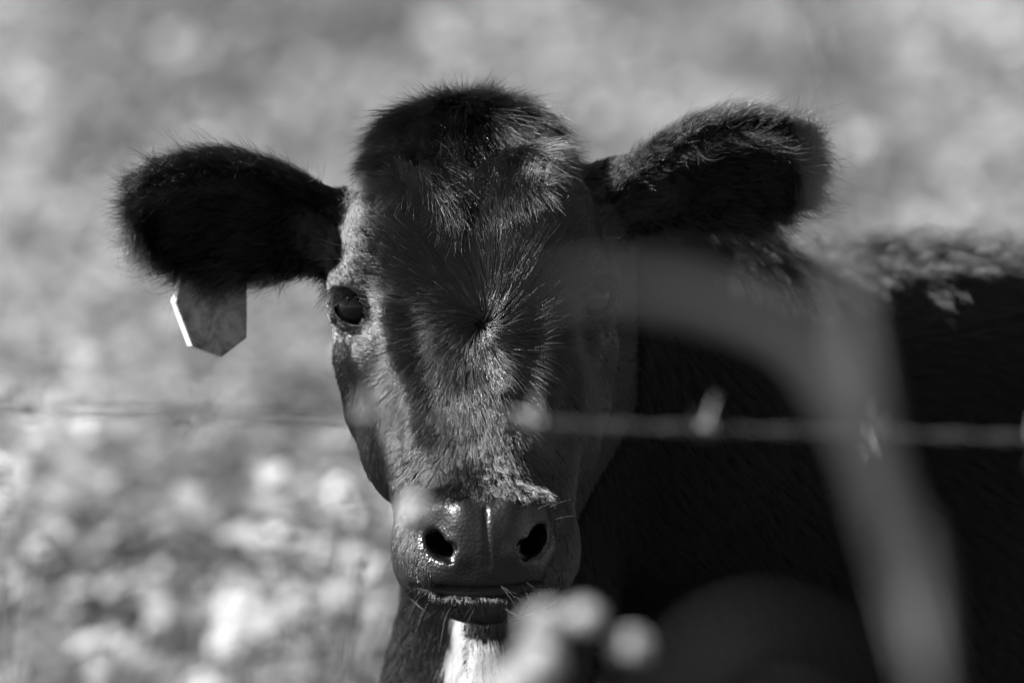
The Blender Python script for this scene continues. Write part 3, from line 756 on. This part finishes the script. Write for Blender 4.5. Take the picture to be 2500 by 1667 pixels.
def one(name, vf, mat, parent): m_ = MB(); m_.add(vf); return m_.build(name, mat, parent)
# tall stalk with one leaf arching over to the left
D1 = 3.1
g0 = ground_pt(px(2330, 1568, D1)[0], D1)
top = [px(2150, 1640, D1), px(2060, 1200, D1), px(1985, 800, D1), px(1925, 350, D1), px(1850, -120, D1), px(1800, -420, D1)]
gr = empty('tall_grass', world(g0), 'tall blurred grass stalk close to the camera, its long leaf arching left over the calf', 'grass stalk')
one('stem', tube(spline([g0, g0 * .5 + top[0] * .5 + [1, 0, 0]] + top, 80), np.linspace(.34, .07, len(spline([g0, g0] + top, 80))), 8), M_STEM, gr)
one('leaf', blade([px(2130, 1560, D1), px(2050, 1240, D1), px(1970, 980, D1 - .02), px(1830, 790, D1 - .05), px(1620, 690, D1 - .1), px(1400, 655, D1 - .13), px(1255, 665, D1 - .15)], 1.5, (.0, .5, 1), taper=.75), M_BLADE, gr)
one('leaf', blade([g0 * .25 + top[0] * .75, px(2140, 1500, D1 + .05), px(2040, 1150, D1 + .05), px(1975, 900, D1 + .05), px(1925, 560, D1 + .05), px(1890, 250, D1 + .05)], 1.15, (.1, .2, 1), taper=2.0), M_BLADE, gr)
hd = MB(); r7 = random.Random(9)
for k in range(60):
    q = k / 60; c = top[-1] * q + top[-2] * (1 - q) if False else px(1800 - 60 * q, -420 - 420 * q, D1); th = r7.uniform(0, 6.28)
    hd.add(tube([c, c + np.array([math.cos(th) * .25, .5, math.sin(th) * .25]), c + np.array([math.cos(th) * .35, 1.0, math.sin(th) * .35])], [.05, .11, .02], 5))
hd.build('seed_head', M_BLADE, gr)
# low arching leaf, nearer still
D2 = 2.7
g1 = ground_pt(px(1500, 1568, D2)[0], D2)
g2 = empty('arching_grass', world(g1), 'low blurred grass tuft near the camera whose faint leaf arches below the tall stalk', 'grass tuft')
one('leaf', blade([g1, px(1425, 2700, D2), px(1430, 2100, D2), px(1470, 1800, D2), px(1580, 1520, D2), px(1750, 1430, D2), px(1960, 1530, D2), px(2080, 1760, D2)], .3, (.0, .3, 1)), M_LOW, g2)
one('leaf', blade([g1 + [1, 0, 0], px(1600, 2700, D2), px(1620, 2000, D2), px(1700, 1720, D2), px(1850, 1640, D2), px(2050, 1900, D2)], .4, (.0, .5, 1)), M_LOW, g2)
# white flowers
def petal_ball(c, R_, n, seed):
    r = random.Random(seed); b_ = MB()
    for k in range(n):
        z = r.uniform(-.2, 1); th = r.uniform(0, 6.28); q = math.sqrt(1 - z * z); d_ = np.array([q * math.cos(th), z, q * math.sin(th)])
        o = c + d_ * R_ * r.uniform(.55, .9); a = norm(np.cross(d_, [.3, .2, .9])); b2 = np.cross(d_, a); L1 = R_ * .5
        for m_ in range(5):
            an = m_ * 1.2566 + r.random() * .3; e = a * math.cos(an) + b2 * math.sin(an); g = np.cross(d_, e)
            v = [o, o + e * L1 * .5 + g * L1 * .26 + d_ * .05, o + e * L1 + d_ * .12, o + e * L1 * .5 - g * L1 * .26 + d_ * .05]
            v2 = [x - d_ * .03 for x in v]
            b_.add((v + v2, [(0, 1, 2, 3), (7, 6, 5, 4), (0, 4, 5, 1), (1, 5, 6, 2), (2, 6, 7, 3), (3, 7, 4, 0)]))
    return b_
def flower_plant(dist, heads, base_px, label, seed):
    r = random.Random(seed); g = ground_pt(px(base_px, 0, dist)[0], dist)
    root = empty('wildflower', world(g), label, 'wildflower', 'white wildflowers along the fence')
    j = px(base_px, 1700, dist)
    stem_top = j
    one('stem', tube(spline([g, g * .5 + j * .5 + [r.uniform(-2, 2), 0, 0], j]), .22, 7), M_STEM, root)
    for k, (hx, hy, rad) in enumerate(heads):
        c = px(hx, hy, dist + r.uniform(-.05, .05)); 
        one('branch', tube(spline([j, j * .5 + c * .5 + [0, -1.0, 0], c], 14), .09, 6), M_STEM, root)
        petal_ball(c, rad * 1.2, 75, seed * 31 + k).build('flower_head', M_PETAL, root, smooth=False)
    for k in range(6):
        q = r.uniform(.35, .95); o = g * (1 - q) + j * q; th = r.uniform(0, 6.28); d_ = np.array([math.cos(th), .2, math.sin(th)])
        one('leaf', blade([o, o + d_ * 4 + [0, 1.5, 0], o + d_ * 9 + [0, .5, 0]], 2.2, (0, 1, .3)), M_WLEAF, root)
    return root
flower_plant(4.1, [(1255, 1440, .9), (1235, 1530, 1.0), (1340, 1425, .75), (1450, 1490, .75), (1170, 1590, 1.0)], 1260, 'white wildflower blurred in front of the calf, just below and right of its chin', 3)
flower_plant(4.4, [(648, 1232, .7), (792, 1135, .75), (835, 1195, .5), (955, 1180, .7), (815, 1290, .7), (800, 1370, .8)], 760, 'tall white wildflower blurred beside the muzzle, left of the nostril', 5)
flower_plant(4.3, [(560, 1400, 1.1), (620, 1450, 1.0), (540, 1480, 1.0), (690, 1400, .8), (480, 1600, 1.0)], 560, 'white wildflower with the broadest bloom, low in the picture left of the calf', 6)
flower_plant(4.6, [(-15, 1090, .8), (5, 1170, .8), (90, 1265, .55)], 20, 'white wildflower blurred at the left edge of the picture', 8)

# ------------------------------------------------------------------ ground and meadow
M_GR, t, b = principled('field_soil', .05, .9); noise_tone(t, b, .02, .07, 3)
G = 600; xs = np.linspace(-G, G, 61); gx, gy = np.meshgrid(xs, xs, indexing='ij')
gv = np.stack([gx.ravel(), gy.ravel(), np.zeros(gx.size)], 1); n_ = 61
gf = np.array([(i * n_ + j, (i + 1) * n_ + j, (i + 1) * n_ + j + 1, i * n_ + j + 1) for i in range(60) for j in range(60)])
tag(mesh_obj('ground', gv, gf, M_GR), kind='structure')
M_MEAD = bpy.data.materials.new('meadow_leaves'); M_MEAD.use_nodes = True; t = M_MEAD.node_tree; b = t.nodes['Principled BSDF']
b.inputs['Roughness'].default_value = .75; b.inputs['Specular IOR Level'].default_value = .15; at = t.nodes.new('ShaderNodeAttribute'); at.attribute_name = 'tone'
tr = t.nodes.new('ShaderNodeBsdfTranslucent'); mx = t.nodes.new('ShaderNodeMixShader'); mx.inputs[0].default_value = .35
for n in (b, tr): t.links.new(at.outputs['Fac'], n.inputs[0])
t.links.new(b.outputs[0], mx.inputs[1]); t.links.new(tr.outputs[0], mx.inputs[2]); t.links.new(mx.outputs[0], t.nodes['Material Output'].inputs[0])
def scatter(n, y0, y1, xw):
    y = np.sqrt(rng.uniform(y0 ** 2, y1 ** 2, n)); x = rng.uniform(-1, 1, n) * (xw[0] + xw[1] * y); return x, y
def patch(x, y):
    return .5 + .5 * np.sin(x * 3.1 + np.sin(y * 1.3) * 2) * np.sin(y * 1.9 + 1.7 * np.sin(x * 2.3 + 1)) 
def leaves(x, y, z, size, aspect, tone, pitch_lo, pitch_hi):
    n = len(x); th = rng.uniform(0, 2 * np.pi, n); ph = rng.uniform(pitch_lo, pitch_hi, n)
    d = np.stack([np.cos(th) * np.cos(ph), np.sin(th) * np.cos(ph), np.sin(ph)], 1)
    sd = np.cross(d, np.array([0, 0, 1.]) + rng.normal(0, .35, (n, 3))); sd /= np.linalg.norm(sd, axis=1)[:, None] + 1e-9
    o = np.stack([x, y, z], 1); L = size[:, None]; W = L * aspect; dn = np.array([0, 0, -1.]) * L * .22
    v = np.stack([o, o + d * L * .45 + sd * W, o + d * L + dn, o + d * L * .45 - sd * W], 1).reshape(-1, 3)
    return v, np.arange(4 * n).reshape(n, 4), np.repeat(tone, 4)
def stuff(name, parts, label, cat):
    V, F_, T_ = [], [], []; o = 0
    for v, f, tn in parts: V.append(v); F_.append(f + o); T_.append(tn); o += len(v)
    ob = mesh_obj(name, np.concatenate(V), np.concatenate(F_), M_MEAD, smooth=False)
    a = ob.data.attributes.new('tone', 'FLOAT', 'POINT'); a.data.foreach_set('value', np.concatenate(T_).astype(np.float32))
    return tag(ob, label, cat, kind='stuff')
def weeds(npl, per, y0, y1, xw):
    x, y = scatter(npl, y0, y1, xw); h = (.12 + .34 * patch(x, y) ** 1.3) * rng.uniform(.7, 1.3, npl); tn = np.exp(rng.normal(-2.25, .42, npl)) * (.38 + 1.15 * patch(x * 1.9 + 5, y * .8 + 2)) * 2.2
    X = np.repeat(x, per); Y = np.repeat(y, per); H = np.repeat(h, per); N = npl * per
    q = rng.random(N) ** .7
    return leaves(X + rng.normal(0, .055, N), Y + rng.normal(0, .055, N), H * q, rng.uniform(.025, .065, N), .34, np.clip(np.repeat(tn, per) * rng.uniform(.75, 1.3, N), .02, .4), -.3, .9)
stuff('meadow_weeds', [weeds(6000, 34, 8.4, 26, (.5, .085)), weeds(5200, 14, 8.4, 45, (4, .2))], 'dense leafy meadow weeds out of focus behind the calf', 'weeds')
x, y = scatter(60000, 7.0, 26, (.7, .09)); x2, y2 = scatter(50000, 2.5, 60, (5, .25)); x3, y3 = scatter(22000, 3, 9, (3, .1)); x = np.r_[x, x2, x3]; y = np.r_[y, y2, y3]; n_ = len(x)
stuff('meadow_grass', [leaves(x, y, np.zeros(n_), rng.uniform(.12, .42, n_) * (.6 + .5 * patch(x, y)), .022, np.exp(rng.normal(-1.6, .3, n_)), .9, 1.5)], 'pale grass growing across the field', 'grass')
